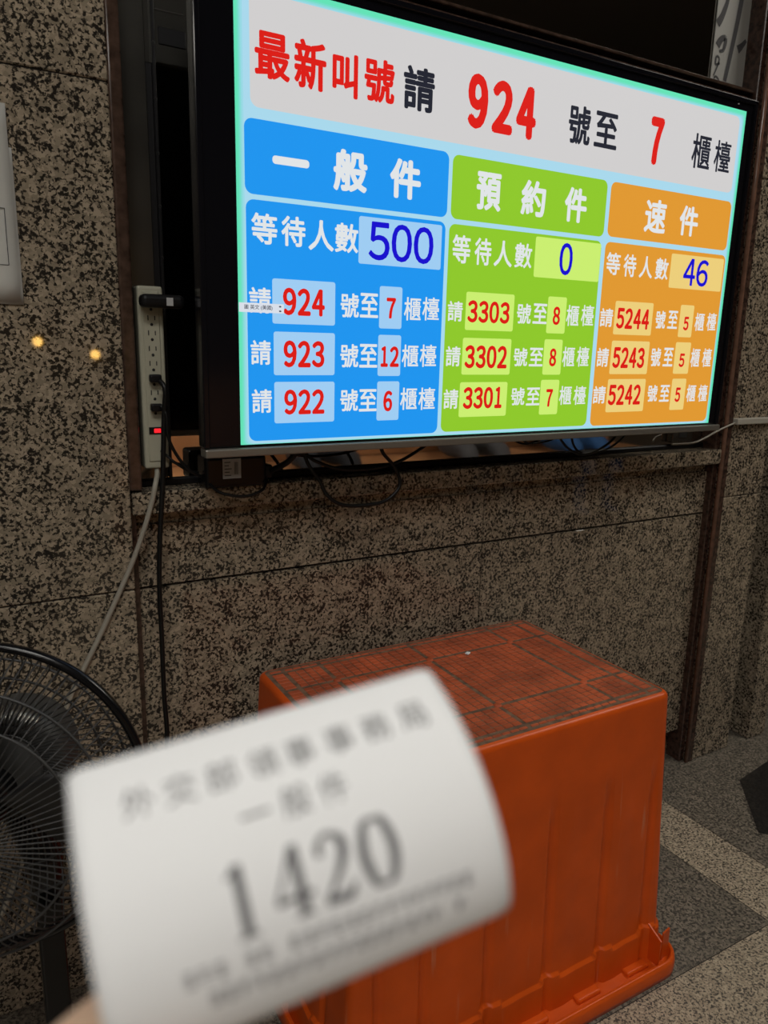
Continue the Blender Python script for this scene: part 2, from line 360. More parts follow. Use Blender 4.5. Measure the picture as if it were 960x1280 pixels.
TEXTS= [('最', 0.0307, 0.5525, 0.0874, 0.6165, 'red', 0.03),
  ('新', 0.094, 0.5489, 0.1482, 0.618, 'red', 0.03),
  ('叫', 0.1587, 0.5482, 0.2038, 0.612, 'red', 0.03),
  ('號', 0.2154, 0.5502, 0.2715, 0.6147, 'red', 0.03),
  ('請', 0.2884, 0.5495, 0.35, 0.6166, 'dark', 0.03),
  ('9', 0.4188, 0.5399, 0.4624, 0.628, 'red', 0.05),
  ('2', 0.4716, 0.5396, 0.5185, 0.6263, 'red', 0.05),
  ('4', 0.5265, 0.5386, 0.5723, 0.6265, 'red', 0.05),
  ('號', 0.6518, 0.5472, 0.7076, 0.6155, 'dark', 0.025),
  ('至', 0.7188, 0.5501, 0.7798, 0.614, 'dark', 0.025),
  ('7', 0.8707, 0.5377, 0.9092, 0.6272, 'red', 0.05),
  ('櫃', 0.9987, 0.5467, 1.0576, 0.6151, 'dark', 0.015),
  ('檯', 1.0704, 0.5476, 1.1238, 0.6116, 'dark', 0.015),
  ('一', 0.0578, 0.4363, 0.1197, 0.4463, 'white', 0.04),
  ('般', 0.1621, 0.4086, 0.2243, 0.4726, 'white', 0.04),
  ('件', 0.2672, 0.4091, 0.3286, 0.4722, 'white', 0.04),
  ('預', 0.4467, 0.4082, 0.5025, 0.473, 'white', 0.035),
  ('約', 0.5495, 0.4084, 0.6087, 0.4714, 'white', 0.035),
  ('件', 0.657, 0.4073, 0.7148, 0.471, 'white', 0.035),
  ('速', 0.878, 0.4071, 0.9418, 0.473, 'white', 0.03),
  ('件', 0.984, 0.4098, 1.0429, 0.4709, 'white', 0.03),
  ('等', 0.0222, 0.3157, 0.0652, 0.3616, 'white', 0.025),
  ('待', 0.0719, 0.3161, 0.1134, 0.3618, 'white', 0.025),
  ('人', 0.1186, 0.3132, 0.1643, 0.3606, 'white', 0.025),
  ('數', 0.166, 0.3135, 0.2095, 0.3602, 'white', 0.025),
  ('500', 0.2292, 0.306, 0.3594, 0.3678, 'navy', 0.02),
  ('等', 0.3999, 0.3129, 0.4397, 0.3617, 'white', 0.02),
  ('待', 0.4493, 0.3128, 0.4874, 0.3604, 'white', 0.02),
  ('人', 0.4939, 0.3132, 0.5368, 0.3597, 'white', 0.02),
  ('數', 0.5428, 0.314, 0.5847, 0.3593, 'white', 0.02),
  ('0', 0.6542, 0.3075, 0.6886, 0.3683, 'navy', 0.02),
  ('等', 0.7808, 0.3162, 0.8204, 0.3601, 'white', 0.02),
  ('待', 0.8302, 0.3152, 0.8668, 0.3601, 'white', 0.02),
  ('人', 0.8771, 0.3155, 0.9167, 0.3598, 'white', 0.02),
  ('數', 0.9255, 0.3151, 0.9651, 0.3595, 'white', 0.02),
  ('46', 1.0145, 0.3078, 1.0954, 0.3648, 'navy', 0.015),
  ('請', 0.0169, 0.2106, 0.0537, 0.2503, 'white', 0.02),
  ('924', 0.0741, 0.2093, 0.1487, 0.2526, 'red', 0.03),
  ('號', 0.178, 0.2093, 0.2129, 0.2493, 'white', 0.02),
  ('至', 0.215, 0.2106, 0.2506, 0.2512, 'white', 0.02),
  ('7', 0.267, 0.2107, 0.2858, 0.2458, 'red', 0.03),
  ('櫃', 0.3028, 0.2087, 0.338, 0.2487, 'white', 0.012),
  ('檯', 0.341, 0.21, 0.377, 0.2505, 'white', 0.012),
  ('請', 0.0183, 0.1298, 0.053, 0.1685, 'white', 0.02),
  ('923', 0.0748, 0.1258, 0.1488, 0.1694, 'red', 0.03),
  ('號', 0.1786, 0.1259, 0.2134, 0.1656, 'white', 0.02),
  ('至', 0.2155, 0.126, 0.2511, 0.1663, 'white', 0.02),
  ('12', 0.256, 0.1273, 0.2952, 0.1633, 'red', 0.03),
  ('櫃', 0.3011, 0.1275, 0.3361, 0.1668, 'white', 0.012),
  ('檯', 0.3392, 0.1277, 0.3749, 0.1676, 'white', 0.012),
  ('請', 0.0193, 0.0519, 0.054, 0.0906, 'white', 0.02),
  ('922', 0.0756, 0.0477, 0.1495, 0.0895, 'red', 0.03),
  ('號', 0.1796, 0.0506, 0.2144, 0.089, 'white', 0.02),
  ('至', 0.2164, 0.0497, 0.2519, 0.0887, 'white', 0.02),
  ('6', 0.2654, 0.0486, 0.284, 0.0856, 'red', 0.03),
  ('櫃', 0.3005, 0.0505, 0.3363, 0.0907, 'white', 0.012),
  ('檯', 0.3394, 0.0496, 0.3759, 0.0904, 'white', 0.012),
  ('請', 0.3957, 0.2106, 0.4291, 0.2465, 'white', 0.02),
  ('3303', 0.4401, 0.2097, 0.5389, 0.2499, 'red', 0.03),
  ('號', 0.5568, 0.2111, 0.5919, 0.2492, 'white', 0.02),
  ('至', 0.5969, 0.2124, 0.6327, 0.2509, 'white', 0.02),
  ('8', 0.6482, 0.2116, 0.6672, 0.2471, 'red', 0.03),
  ('櫃', 0.6837, 0.2107, 0.7175, 0.2517, 'white', 0.012),
  ('檯', 0.7238, 0.2119, 0.7582, 0.2534, 'white', 0.012),
  ('請', 0.3958, 0.1291, 0.4289, 0.1657, 'white', 0.02),
  ('3302', 0.4387, 0.1256, 0.5393, 0.1685, 'red', 0.03),
  ('號', 0.5557, 0.1298, 0.5902, 0.1655, 'white', 0.02),
  ('至', 0.595, 0.13, 0.6302, 0.1662, 'white', 0.02),
  ('8', 0.6471, 0.1301, 0.6655, 0.1658, 'red', 0.03),
  ('櫃', 0.682, 0.1298, 0.715, 0.1695, 'white', 0.012),
  ('檯', 0.7212, 0.13, 0.7548, 0.1702, 'white', 0.012),
  ('請', 0.395, 0.0501, 0.4285, 0.087, 'white', 0.02),
  ('3301', 0.4397, 0.0489, 0.5352, 0.0906, 'red', 0.03),
  ('號', 0.5556, 0.0534, 0.5897, 0.0886, 'white', 0.02),
  ('至', 0.5945, 0.0526, 0.6294, 0.0882, 'white', 0.02),
  ('7', 0.6458, 0.049, 0.6635, 0.0848, 'red', 0.03),
  ('櫃', 0.6815, 0.0521, 0.715, 0.0907, 'white', 0.012),
  ('檯', 0.7211, 0.0513, 0.7552, 0.0904, 'white', 0.012),
  ('請', 0.7767, 0.2122, 0.8131, 0.2494, 'white', 0.02),
  ('5244', 0.824, 0.2096, 0.9224, 0.2522, 'red', 0.03),
  ('號', 0.9423, 0.2129, 0.9731, 0.2509, 'white', 0.02),
  ('至', 0.9811, 0.214, 1.0125, 0.2524, 'white', 0.02),
  ('5', 1.033, 0.2115, 1.0501, 0.2414, 'red', 0.03),
  ('櫃', 1.0704, 0.2116, 1.1018, 0.2511, 'white', 0.012),
  ('檯', 1.1111, 0.2127, 1.1431, 0.2527, 'white', 0.012),
  ('請', 0.7777, 0.1302, 0.8115, 0.1692, 'white', 0.02),
  ('5243', 0.8236, 0.1275, 0.9198, 0.1715, 'red', 0.03),
  ('號', 0.9397, 0.1316, 0.971, 0.1719, 'white', 0.02),
  ('至', 0.9794, 0.1318, 1.0112, 0.1726, 'white', 0.02),
  ('5', 1.0319, 0.1305, 1.0502, 0.1608, 'red', 0.03),
  ('櫃', 1.0706, 0.1308, 1.1008, 0.1727, 'white', 0.012),
  ('檯', 1.1107, 0.131, 1.1414, 0.1733, 'white', 0.012),
  ('請', 0.7761, 0.0529, 0.8124, 0.09, 'white', 0.02),
  ('5242', 0.8206, 0.0484, 0.9195, 0.0924, 'red', 0.03),
  ('號', 0.9413, 0.054, 0.9725, 0.0909, 'white', 0.02),
  ('至', 0.9804, 0.0533, 1.0121, 0.0906, 'white', 0.02),
  ('5', 1.0313, 0.0517, 1.0493, 0.0846, 'red', 0.03),
  ('櫃', 1.0702, 0.0517, 1.1013, 0.0907, 'white', 0.012),
  ('檯', 1.1107, 0.051, 1.1423, 0.0904, 'white', 0.012),
  ('圖 英文 (美國)', 0.0087, 0.2151, 0.0559, 0.2233, 'ink', 0.01),
  (':', 0.0669, 0.2136, 0.0712, 0.2234, 'ink', 0.01)]
# ------------------------------------------------------------------ television
tv = empty('television', (0, 0, 1.01), (.011, 0, 0))
tag(tv, 'large black television showing queue numbers in blue, green and orange columns', 'television')
LW, LH = 1.162, 0.6806
X0, X1, Z0, Z1 = -.061, 1.196, -.004, .706
m = MB().use('gloss')
m.box(X0, .0008, Z0, X1, .030, Z1, .003, 2)
m.box(X0, -.0035, Z0, X0+.010, .004, Z1, .002, 2); m.box(X1-.010, -.0035, Z0, X1, .004, Z1, .002, 2)
m.box(X0, -.0035, Z1-.010, X1, .004, Z1, .002, 2)
m.build('front_frame', None, tv)
m = MB().use('black').box(.02, .028, .03, 1.12, .045, .66, .006, 2).box(.12, .043, .02, 1.02, .075, .40, .015, 3)
for k in range(18): m.box(.20+k*.042, .074, .30, .225+k*.042, .0765, .37, .001, 1)
m.build('rear_housing', None, tv)
box('bottom_trim', 'silver', tv, X0, -.009, -.0185, X1, .022, -.0045, bev=.0025)
m = MB().use('black').box(.35, .074, .12, .80, .100, .40, .003, 1).box(.42, .10, .16, .46, .149, .36).box(.68, .10, .16, .72, .149, .36)
m.build('wall_bracket', None, tv)
m = MB().use('label').box(1.130, -.0012, .690, 1.134, .0, .692); m.build('indicator', None, tv)
s = MB()
def flat(mk, pts, lay): s.use('s_'+mk).poly([(x, -.0002-.0003*lay, z) for x, z in pts])
flat('teal', [(0, 0), (LW, 0), (LW, LH), (0, LH)], 0)
# soft inner border: two steps of paler blue inside the teal edge
SCRM = [('edge1', (112, 222, 196)), ('edge2', (134, 218, 214)), ('edge3', (152, 216, 228))]
for i, (k, c) in enumerate(SCRM):
    M['s_'+k] = emis('lit_screen_'+k, c); SCR[k] = c
    flat(k, rrect(.0045+.0025*i, -.0+.0005*i, LW-.0045-.0025*i, LH-.007-.0025*i, .004+.003*i), 1+i)
flat('sky', rrect(.0125, .0018, LW-.0125, LH-.0145, .012), 4)
for c, x0, z0, x1, z1 in BOXES:
    lay = 5
    r = {'white': .014, 'blue': .013, 'green': .013, 'orange': .013, 'bar': .0005}.get(c, .004)
    if c[0] == 'l': lay = 6
    if c == 'bar': lay = 9; x0 = max(x0, 0)
    flat(c, rrect(x0, z0, x1, z1, r), lay)
def put(sv, x0, z0, x1, z1, c, bold, lay=8):
    vs, fs, a, b, cc, d = text_geo(sv)
    if c == 'white': c = 'wtext'
    if c == 'ink': lay = 10
    if sv == '一':
        flat(c, rrect(x0, z0-.001, x1, z1+.001, .005), lay); return
    # strokes are thickened by repeating the outline on a small circle
    r = bold*(z1-z0)*.95; x0, x1, z0, z1 = x0+r, x1-r, z0+r, z1-r
    for k in range(8):
        ox, oz = r*math.cos(k*PI/4), r*math.sin(k*PI/4)
        s.use('s_'+c).raw([(x0+ox+(v[0]-a)/(cc-a)*(x1-x0), -.0002-.0003*lay-.00001*k, z0+oz+(v[1]-b)/(d-b)*(z1-z0)) for v in vs], fs)
for sv, x0, z0, x1, z1, c, bold in TEXTS:
    if sv.isdigit():
        n = len(sv); w = (x1-x0)/(n-.08)
        for k, ch in enumerate(sv):
            a, b = x0+w*k, x0+w*(k+.92)
            if ch == '1': a, b = a+w*.10, b-w*.10
            put(chr(ord(ch)+0xFEE0), a, z0, b, z1, c, {'navy': .022, 'red': .055 if z1-z0 > .06 else .042}[c])
    else: put(sv, x0, z0, x1, z1, c, bold)
s.build('screen', None, tv, recalc=False)

# ------------------------------------------------------------------ power strip and what is plugged into it
ps = empty('power_strip', (-.110, .143, .961)); tag(ps, 'long beige upright power strip left of the television', 'power strip')
m = MB().use('beige').box(-.0205, -.031, 0, .0205, 0, .300, .004, 3).box(-.0135, -.033, .012, .0135, -.030, .292, .0015, 1); m.build('housing', None, ps)
for k, zz in enumerate((.2495, .2255, .2005, .1765, .1525, .1285, .1045, .2735)):
    q = MB().use('hole')
    q.box(-.0062, -.0336, zz-.004, -.0046, -.0325, zz+.004); q.box(.0046, -.0336, zz-.0035, .0062, -.0325, zz+.0035)
    q.lathe([(0, 0), (.0024, 0), (.0024, .001)], 12, Matrix.Translation((0, -.0336, zz-.0105)) @ Matrix.Rotation(-PI/2, 4, 'X'))
    q.build('socket', None, ps)
sw = box('switch', 'black', ps, -.012, -.0345, .059, .012, -.0325, .071, bev=.0005)
box('switch_light', 'red_led', sw, -.004, -.0358, .0615, .007, -.0344, .0685, bev=.001)
pa = empty('power_adapter', (-.100, .108, 1.2365)); tag(pa, 'black plug-in adapter with small white label on top of the power strip', 'power adapter')
box('body', 'black', pa, -.031, -.030, -.0105, .038, -.0005, .0105, bev=.0075, seg=4)
box('label', 'label', pa, .008, -.0308, -.007, .0185, -.0298, .0055)
MB().use('white_led').lathe([(0, -.001), (.0012, -.0008), (.0016, 0)], 12, Matrix.Translation((.0285, -.0298, 0)) @ Matrix.Rotation(-PI/2, 4, 'X') @ Matrix.Scale(-1, 4, (0, 0, 1))).build('indicator_light', None, pa)
def cable(name, label, pts, r, m, cat='cable', group=None, plug=None):
    e = empty(name, pts[0]); tag(e, label, cat, group)
    o = Vector(pts[0])
    MB().use(m).tube([p-o for p in smooth_path(pts)], r, 10).build('cord', None, e)
    if plug:
        x, y, z, w, h = plug
        MB().use('black').box(x-w/2, y-.014, z-h/2, x+w/2, y, z+h/2, .003, 3, mx=Matrix.Translation(-o)).build('plug', None, e)
    return e
cable('black_cable', 'black cord hanging straight down the granite from the power strip', [(-.106, .088, 1.110), (-.100, .078, 1.095), (-.102, .086, 1.05), (-.1075, .091, .944), (-.117, .092, .834), (-.1205, .094, .747), (-.1195, .098, .658), (-.121, .094, .551), (-.120, .091, .461), (-.135, .08, .30), (-.17, .05, .12), (-.19, .03, .006), (-.26, .03, .006)], .0042, 'rubber', plug=(-.110, .1085, 1.1135, .019, .013))
cable('black_cable', 'short black cord from the lower plug curving behind the television', [(-.106, .090, 1.069), (-.099, .082, 1.055), (-.097, .085, 1.02), (-.083, .095, .988), (-.060, .10, .957), (-.03, .108, .940)], .0028, 'rubber', plug=(-.110, .1085, 1.0655, .019, .013))
cable('black_cable', 'thin black cord low down between power strip and adapter', [(-.104, .11, .992), (-.084, .10, .972), (-.060, .105, .955), (-.04, .112, .950)], .0022, 'rubber')
cable('grey_cable', 'thick grey cable sagging from the power strip foot down behind the fan', [(-.108, .128, .962), (-.112, .110, .950), (-.120, .093, .935), (-.126, .092, .91), (-.141, .093, .863), (-.165, .094, .802), (-.197, .094, .736), (-.227, .094, .676), (-.254, .094, .626), (-.281, .092, .573), (-.32, .09, .464), (-.40, .07, .25), (-.55, .05, .03), (-.70, .03, .006)], .0044, 'greycable')
# adapter brick under the set, with its lead
ab = empty('power_adapter', (.026, .110, .923)); tag(ab, 'black power adapter brick with white label under television left corner', 'power adapter')
box('body', 'fan', ab, -.062, -.026, .0002, .050, .026, .056, bev=.006, seg=3)
l = MB().use('label').box(-.031, -.0268, .017, .002, -.0258, .052); l.use('ink')
for k in range(5): l.box(-.028, -.0271, .022+.0058*k, -.028+(.012, .009, .013, .008, .011)[k], -.0267, .0235+.0058*k)
for k in range(4): l.box(-.010+.0018*k, -.0271, .024, -.0092+.0018*k, -.0267, .046)
l.build('label', None, ab)
box('connector', 'black', ab, .05, -.02, .012, .064, .012, .036, bev=.003); box('connector', 'black', ab, .0, -.012, .050, .018, .01, .0575, bev=.002)
MB().use('rubber').tube(smooth_path([(-.055, -.024, .010), (-.04, -.044, -.004), (.0, -.05, -.012), (.035, -.044, -.004), (.052, -.02, .012)]), .0028, 8).build('cord', None, ab)
cable('video_cable', 'short thick black video cable beside the adapter brick', [(.082, .105, .944), (.092, .085, .952), (.108, .065, .966), (.122, .058, .984), (.128, .06, 1.0)], .0056, 'rubber', plug=(.126, .066, .986, .024, .016))
cable('loop_cable', 'black cable hanging in a deep loop below the television', [(.128, .06, 1.003), (.136, .06, .991), (.147, .06, .961), (.171, .06, .927), (.184, .06, .902), (.212, .06, .881), (.255, .06, .874), (.307, .06, .878), (.338, .06, .899), (.341, .06, .921), (.324, .06, .951), (.302, .06, .975), (.294, .06, 1.003)], .0036, 'rubber')
cable('loop_cable', 'black cable sagging shallowly under the television left half', [(.132, .07, 1.003), (.15, .068, .975), (.175, .066, .960), (.22, .066, .946), (.288, .066, .944), (.35, .07, .955), (.42, .08, .985), (.44, .08, 1.003)], .0032, 'rubber')
cable('loop_cable', 'thin black cable under the television right half, left curve', [(.735, .06, 1.003), (.746, .06, .988), (.776, .06, .960), (.821, .06, .943), (.87, .06, .952), (.911, .06, .972), (.94, .06, 1.003)], .0028, 'rubber')
cable('loop_cable', 'thin black cable under the television right half, wider curve', [(.79, .07, 1.003), (.80, .068, .965), (.83, .066, .945), (.90, .066, .950), (.95, .066, .975), (.98, .07, 1.003)], .0026, 'rubber')
cable('thin_wire', 'pale thin wire rising from behind the television to the raceway', [(1.20, .13, .940), (1.244, .10, .946), (1.286, .098, .957), (1.33, .094, .975), (1.388, .092, .992), (1.40, .092, .994)], .0024, 'greycable')
rc = MB().use('beige_dark').box(1.3925, .084, .9885, 1.556, .0995, 1.0045, .002, 2).build('cable_raceway'); tag(rc, 'grey cable raceway running right across the right granite pier', 'cable raceway')
so = empty('wall_socket', (1.255, .148, .966)); tag(so, 'small dark wall socket below the television right corner', 'socket')
MB().use('steel').box(-.04, -.006, -.024, .04, .012, .024, .003, 2).build('face_plate', None, so)
MB().use('hole').box(-.016, -.0075, -.012, .016, -.005, .014, .001, 1).build('outlet', None, so)
# notices on the left pier
def sheet(name, label, x0, z0, x1, z1, y, frame):
    n = 10
    def fn(i, j):
        u, v = i/10, j/n
        return (x0+(x1-x0)*u, y-.0022*(u**3)*(1-v*.3)-.0006*math.sin(v*7), z0+(z1-z0)*v)
    m = MB().use('notice'); m.grid(fn, 10, n)
    o = m.build(name); tag(o, label, 'notice')
    so_ = o.modifiers.new('thickness', 'SOLIDIFY'); so_.thickness = .0003; so_.offset = 0
    if frame:
        q = MB().use('ink')
        for a in ((x0+.012, z0+.05, x1-.0115, z0+.051), (x1-.0125, z0+.05, x1-.0115, z1-.14), (x0+.012, z1-.141, x1-.0115, z1-.14)):
            q.box(a[0], y-.0030, a[1], a[2], y-.0026, a[3])
        q.build('printed_frame', None, o)
    return o
sheet('notice_paper', 'pale paper notice with thin printed frame, front sheet on left granite', -.512, 1.2275, -.303, 1.497, .0965, True)
sheet('notice_paper', 'lower edge of a second pale sheet behind the front notice', -.514, 1.2225, -.299, 1.44, .0990, False)
# poster behind the glass track, upper right
po = empty('poster', (1.235, .158, 1.80)); tag(po, 'grey poster with black brush lettering above the television right corner', 'poster')
MB().use('poster').box(0, -.002, 0, .118, 0, .36).build('sheet', None, po)
q = MB().use('ink')
def stroke(P, r):
    P = smooth_path([(x, -.0028, z) for x, z in P], 6); n = len(P)
    for i in range(n-1):
        a, b = Vector(P[i]), Vector(P[i+1]); t = (b-a).normalized(); sd = Vector((t.z, 0, -t.x))
        ra, rb = r[0]+(r[1]-r[0])*i/(n-1), r[0]+(r[1]-r[0])*(i+1)/(n-1)
        q.poly([a-sd*ra, b-sd*rb, b+sd*rb, a+sd*ra])
stroke([(.05, .015), (.062, .08), (.078, .18), (.094, .34)], (.006, .008))
stroke([(.008, .02), (.020, .045), (.022, .06), (.012, .062), (.012, .045), (.026, .05)], (.002, .003))
stroke([(.012, .018), (.012, .004), (.025, .002), (.028, .014), (.016, .02), (.012, .016)], (.0022, .0022))
stroke([(.012, .085), (.022, .10), (.038, .105), (.034, .08), (.02, .075)], (.009, .003))
stroke([(.004, .13), (.018, .15), (.032, .19), (.028, .23)], (.010, .003))
stroke([(.012, .21), (.03, .20), (.045, .24), (.055, .33)], (.004, .006))
stroke([(.085, .09), (.098, .10), (.112, .115)], (.010, .004))
q.build('brush_lettering', None, po, recalc=False)
# ------------------------------------------------------------------ orange crate, upside down
cr = empty('plastic_crate', (.368, -.136, 0)); tag(cr, 'large orange plastic crate standing upside down on the floor under the television', 'crate')
HT = .57
def perim(a, b, r, n):
    """n points and normals along a rounded rectangle, evenly spread"""
    segs = [('l', (a, -b+r), (a, b-r)), ('c', (a-r, b-r), 0), ('l', (a-r, b), (-a+r, b)), ('c', (-a+r, b-r), 90), ('l', (-a, b-r), (-a, -b+r)), ('c', (-a+r, -b+r), 180), ('l', (-a+r, -b), (a-r, -b)), ('c', (a-r, -b+r), 270)]
    ln = [math.dist(s[1], s[2]) if s[0] == 'l' else r*PI/2 for s in segs]; T = sum(ln); out = []
    for k in range(n):
        d = T*k/n
        for sg, L in zip(segs, ln):
            if d <= L: break
            d -= L
        u = d/L
        if sg[0] == 'l':
            p = (sg[1][0]+(sg[2][0]-sg[1][0])*u, sg[1][1]+(sg[2][1]-sg[1][1])*u); t = (sg[2][0]-sg[1][0], sg[2][1]-sg[1][1]); q = math.hypot(*t); nn = (t[1]/q, -t[0]/q)
        else:
            an = math.radians(sg[2]+90*u); nn = (math.cos(an), math.sin(an)); p = (sg[1][0]+r*nn[0], sg[1][1]+r*nn[1])
        out.append((p, nn))
    return out
GX = [-.209, -.083, .048, .176, .292]; GX = [-.292]+GX; GY = [-.13, 0, .13]
def sst(a, b, x): x = min(1, max(0, (x-a)/(b-a))); return x*x*(3-2*x)
def disp(x, y, nn, z):
    c, G = (x, GX) if abs(nn[1]) > .9 else ((y, GY) if abs(nn[0]) > .9 else (None, []))
    d = 0; top = .082
    for g_ in G:
        q = abs(c-g_)
        if q < .012: d -= .0058*(1-sst(.0050, .0105, q))*sst(.45, .36, z)
        if -.012 < c-g_ < .03: top = .090
        d += .0016*(1-sst(.0, .035, abs(c-g_-.035)))*sst(.44, .36, z)
    d += .0062*(1-sst(top-.0015, top+.0015, z))
    return d
zs = [0, .02, .04, .06, .07, .077, .079, .081, .083, .085, .087, .089, .091, .093, .097, .11]+[.13+.02*k for k in range(21)]+[.545, .555, .560, .5635, .5665, .5687, .57]
NP = 620; V = []
m = MB().use('orange')
rows = []
for z in zs:
    u = 1-z/HT; a, b = .321+.026*u, .2125+.014*u
    ins = 0
    if z > .560: q = (z-.560)/.010; ins = .010*(1-math.sqrt(max(0, 1-q*q)))
    rows.append([(p[0]+nn[0]*(disp(p[0], p[1], nn, z)-ins), p[1]+nn[1]*(disp(p[0], p[1], nn, z)-ins), z) for p, nn in perim(a, b, .022, NP)])
m.grid(lambda i, j: rows[j][i], NP, len(zs)-1, closed_u=True)
bd = m.build('body', None, cr)
# top face (the crate's underside): dirty base with raised tiles between the grooves
m = MB().use('dirt').poly([(x, y, .5697) for x, y in rrect(-.312, -.2035, .312, .2035, .014)])
m.use('orange_dusty')
def cells(lo, hi, cuts, pitch, gap):
    out = []; E = [lo]+cuts+[hi]
    for a, b in zip(E, E[1:]):
        a += .0032; b -= .0032; n = max(1, round((b-a)/pitch)); st = (b-a)/n
        out += [(a+st*k+gap/2, a+st*(k+1)-gap/2) for k in range(n)]
    return out
for xa, xb in cells(-.3065, .3065, [-.276, -.202, .001, .202, .276], .0185, .0019):
    for ya, yb in cells(-.198, .198, [-.183, -.108, .108, .183], .0135, .0019):
        h = .5708+random.uniform(-.0002, .0002); e = .0008
        B = [(xa, ya, .5695), (xb, ya, .5695), (xb, yb, .5695), (xa, yb, .5695)]; T = [(xa+e, ya+e, h), (xb-e, ya+e, h), (xb-e, yb-e, h), (xa+e, yb-e, h)]
        m.raw(B+T, [(4, 5, 6, 7), (0, 1, 5, 4), (1, 2, 6, 5), (2, 3, 7, 6), (3, 0, 4, 7)])
m.use('orange_dusty')
for x in (-.202, .001, .202):
    for y in (-.108, .108): m.lathe([(0, .572), (.006, .572), (.0075, .5705), (.0075, .569)], 16, Matrix.Translation((x, y, 0)))
m.build('base_grid', None, cr)
# flange with raised lip round the mouth, resting on the floor
N2 = 160
prof = [(-.004, .020), (.55, .017), (.76, .016), (.80, .030), (.87, .036), (.97, .034), (1.02, .026), (1.02, .010), (1.0, 0), (.9, 0)]
inn = perim(.345, .226, .022, N2); outr = perim(.366, .271, .045, N2)
m = MB().use('orange'); m.grid(lambda i, j: (inn[i][0][0]+(outr[i][0][0]-inn[i][0][0])*prof[j][0], inn[i][0][1]+(outr[i][0][1]-inn[i][0][1])*prof[j][0], prof[j][1]), N2, len(prof)-1, closed_u=True)
for k in range(5):
    for sy in (-1, 1): m.box(-.262+.125*k, sy*.238-.009, .012, -.205+.125*k, sy*.238+.009, .026, .004, 3)
m.build('rim', None, cr)
for sx in (-1, 1):
    for sy in (-1, 1):
        q = MB().use('orange'); x, y = sx*.306, sy*.226
        th = .0032
        def plate(P, nrm):
            n_ = Vector(nrm)*th; A = [Vector(p) for p in P]; B = [p+n_ for p in A]; k = len(P)
            q.raw(A+B, [tuple(range(k)), tuple(range(2*k-1, k-1, -1))]+[(i, (i+1) % k, (i+1) % k+k, i+k) for i in range(k)])
        plate([(x, y, .022), (x, y+sy*.031, .022), (x, y+sy*.033, .078), (x, y, .094)], (sx, 0, 0))
        plate([(x+sx*.022, y+sy*.021, .016), (x+sx*.047, y+sy*.015, .016), (x+sx*.047, y+sy*.015, .076), (x+sx*.022, y+sy*.021, .078)], (0, -sy, 0))
        q.build('corner_bracket', None, cr)
cb_ = MB().use('paper').box(-.0055, -.004, 0, .0055, .004, .003, .0012, 2, mx=Matrix.Translation((.452, -.040, .5712)) @ Matrix.Rotation(.5, 4, 'Z')).build('paper_scrap'); tag(cb_, 'tiny white crumb of paper on the orange crate', 'scrap')
# ------------------------------------------------------------------ standing fan
PX, PY = -.352, -.205
fan = empty('standing_fan', (PX, PY, 0)); tag(fan, 'black standing fan with wire guard at the lower left, partly behind the ticket', 'fan')
ax = Vector((-.36, -.93, .09)).normalized(); FC = Vector((-.417, -.271, .644))-Vector((PX, PY, 0))
sx_ = ax.cross(Vector((0, 0, 1))).normalized(); up_ = sx_.cross(ax).normalized()
FM = Matrix(((sx_.x, up_.x, ax.x, FC.x), (sx_.y, up_.y, ax.y, FC.y), (sx_.z, up_.z, ax.z, FC.z), (0, 0, 0, 1)))
RR = .187
def ring(m, R, z, r, n=96, k=8): m.tube([FM @ Vector((R*math.cos(2*PI*i/n), R*math.sin(2*PI*i/n), z)) for i in range(n)], r, k, closed=True)
m = MB().use('fan'); ring(m, RR, 0, .0055, 110, 10); ring(m, RR-.001, -.007, .0045, 110, 8); m.build('guard_rim', None, fan)
def guard(zin, zmid, tw, n, name, rin):
    m = MB().use('fan_wire')
    for k in range(n):
        P = []
        for j in range(15):
            t = j/14; r = RR-.002-(RR-.002-rin)*t
            z = zmid*math.sin(min(1, t/.42)*PI/2) + (zin-zmid)*max(0, (t-.42)/.58)
            a = 2*PI*k/n+tw*t*t
            P.append(FM @ Vector((r*math.cos(a), r*math.sin(a), z)))
        m.tube(P, .00095, 5)
    for R, z in ((RR-.06, zmid*1.0), (RR-.030, zmid*.74), (rin, zin)): ring(m, R, z, .0016, 80, 6)
    return m.build(name, None, fan)
guard(.098, .084, .0, 92, 'front_guard', .040)
guard(-.078, -.062, -.34, 92, 'rear_guard', .046)
MB().use('fan').lathe([(0, .103), (.022, .1025), (.036, .100), (.041, .096), (.041, .093), (0, .093)], 40, FM).build('front_cap', None, fan)
MB().use('fan').lathe([(0, .036), (.024, .033), (.032, .024), (.035, -.020), (0, -.020)], 40, FM).build('hub', None, fan)
for k in range(3):
    def fn(i, j, k=k):
        t = i/14; r = .032+.123*t; wdt = .62*math.sin(PI*(.16+.74*t))**.7
        a = 2*PI*k/3+1.0+.25*t+wdt*(j/8-.5)*1.9*(.055/(.03+r*.35))**.35
        z = .012-(j/8-.5)*.040+.006*math.sin(j/8*PI)
        return FM @ Vector((r*math.cos(a), r*math.sin(a), z))
    b_ = MB().use('fan_blade'); b_.grid(fn, 14, 8); o = b_.build('blade', None, fan)
    sd = o.modifiers.new('thickness', 'SOLIDIFY'); sd.thickness = .002; sd.offset = 0
mt = MB().use('fan_grey').lathe([(0, -.080), (.056, -.080), (.070, -.088), (.074, -.112), (.073, -.155), (.062, -.182), (.036, -.196), (0, -.198)], 40, FM)
m_o = mt.build('motor_housing', None, fan)
q = MB().use('alu')
for k in range(13):
    a = 1.25+.075*k; c_, s_ = math.cos(a), math.sin(a)
    q.tube([FM @ Vector((.0600*c_, .0600*s_, -.0790)), FM @ Vector((.0700*c_, .0700*s_, -.0855)), FM @ Vector((.0748*c_, .0748*s_, -.104))], .0019, 6)
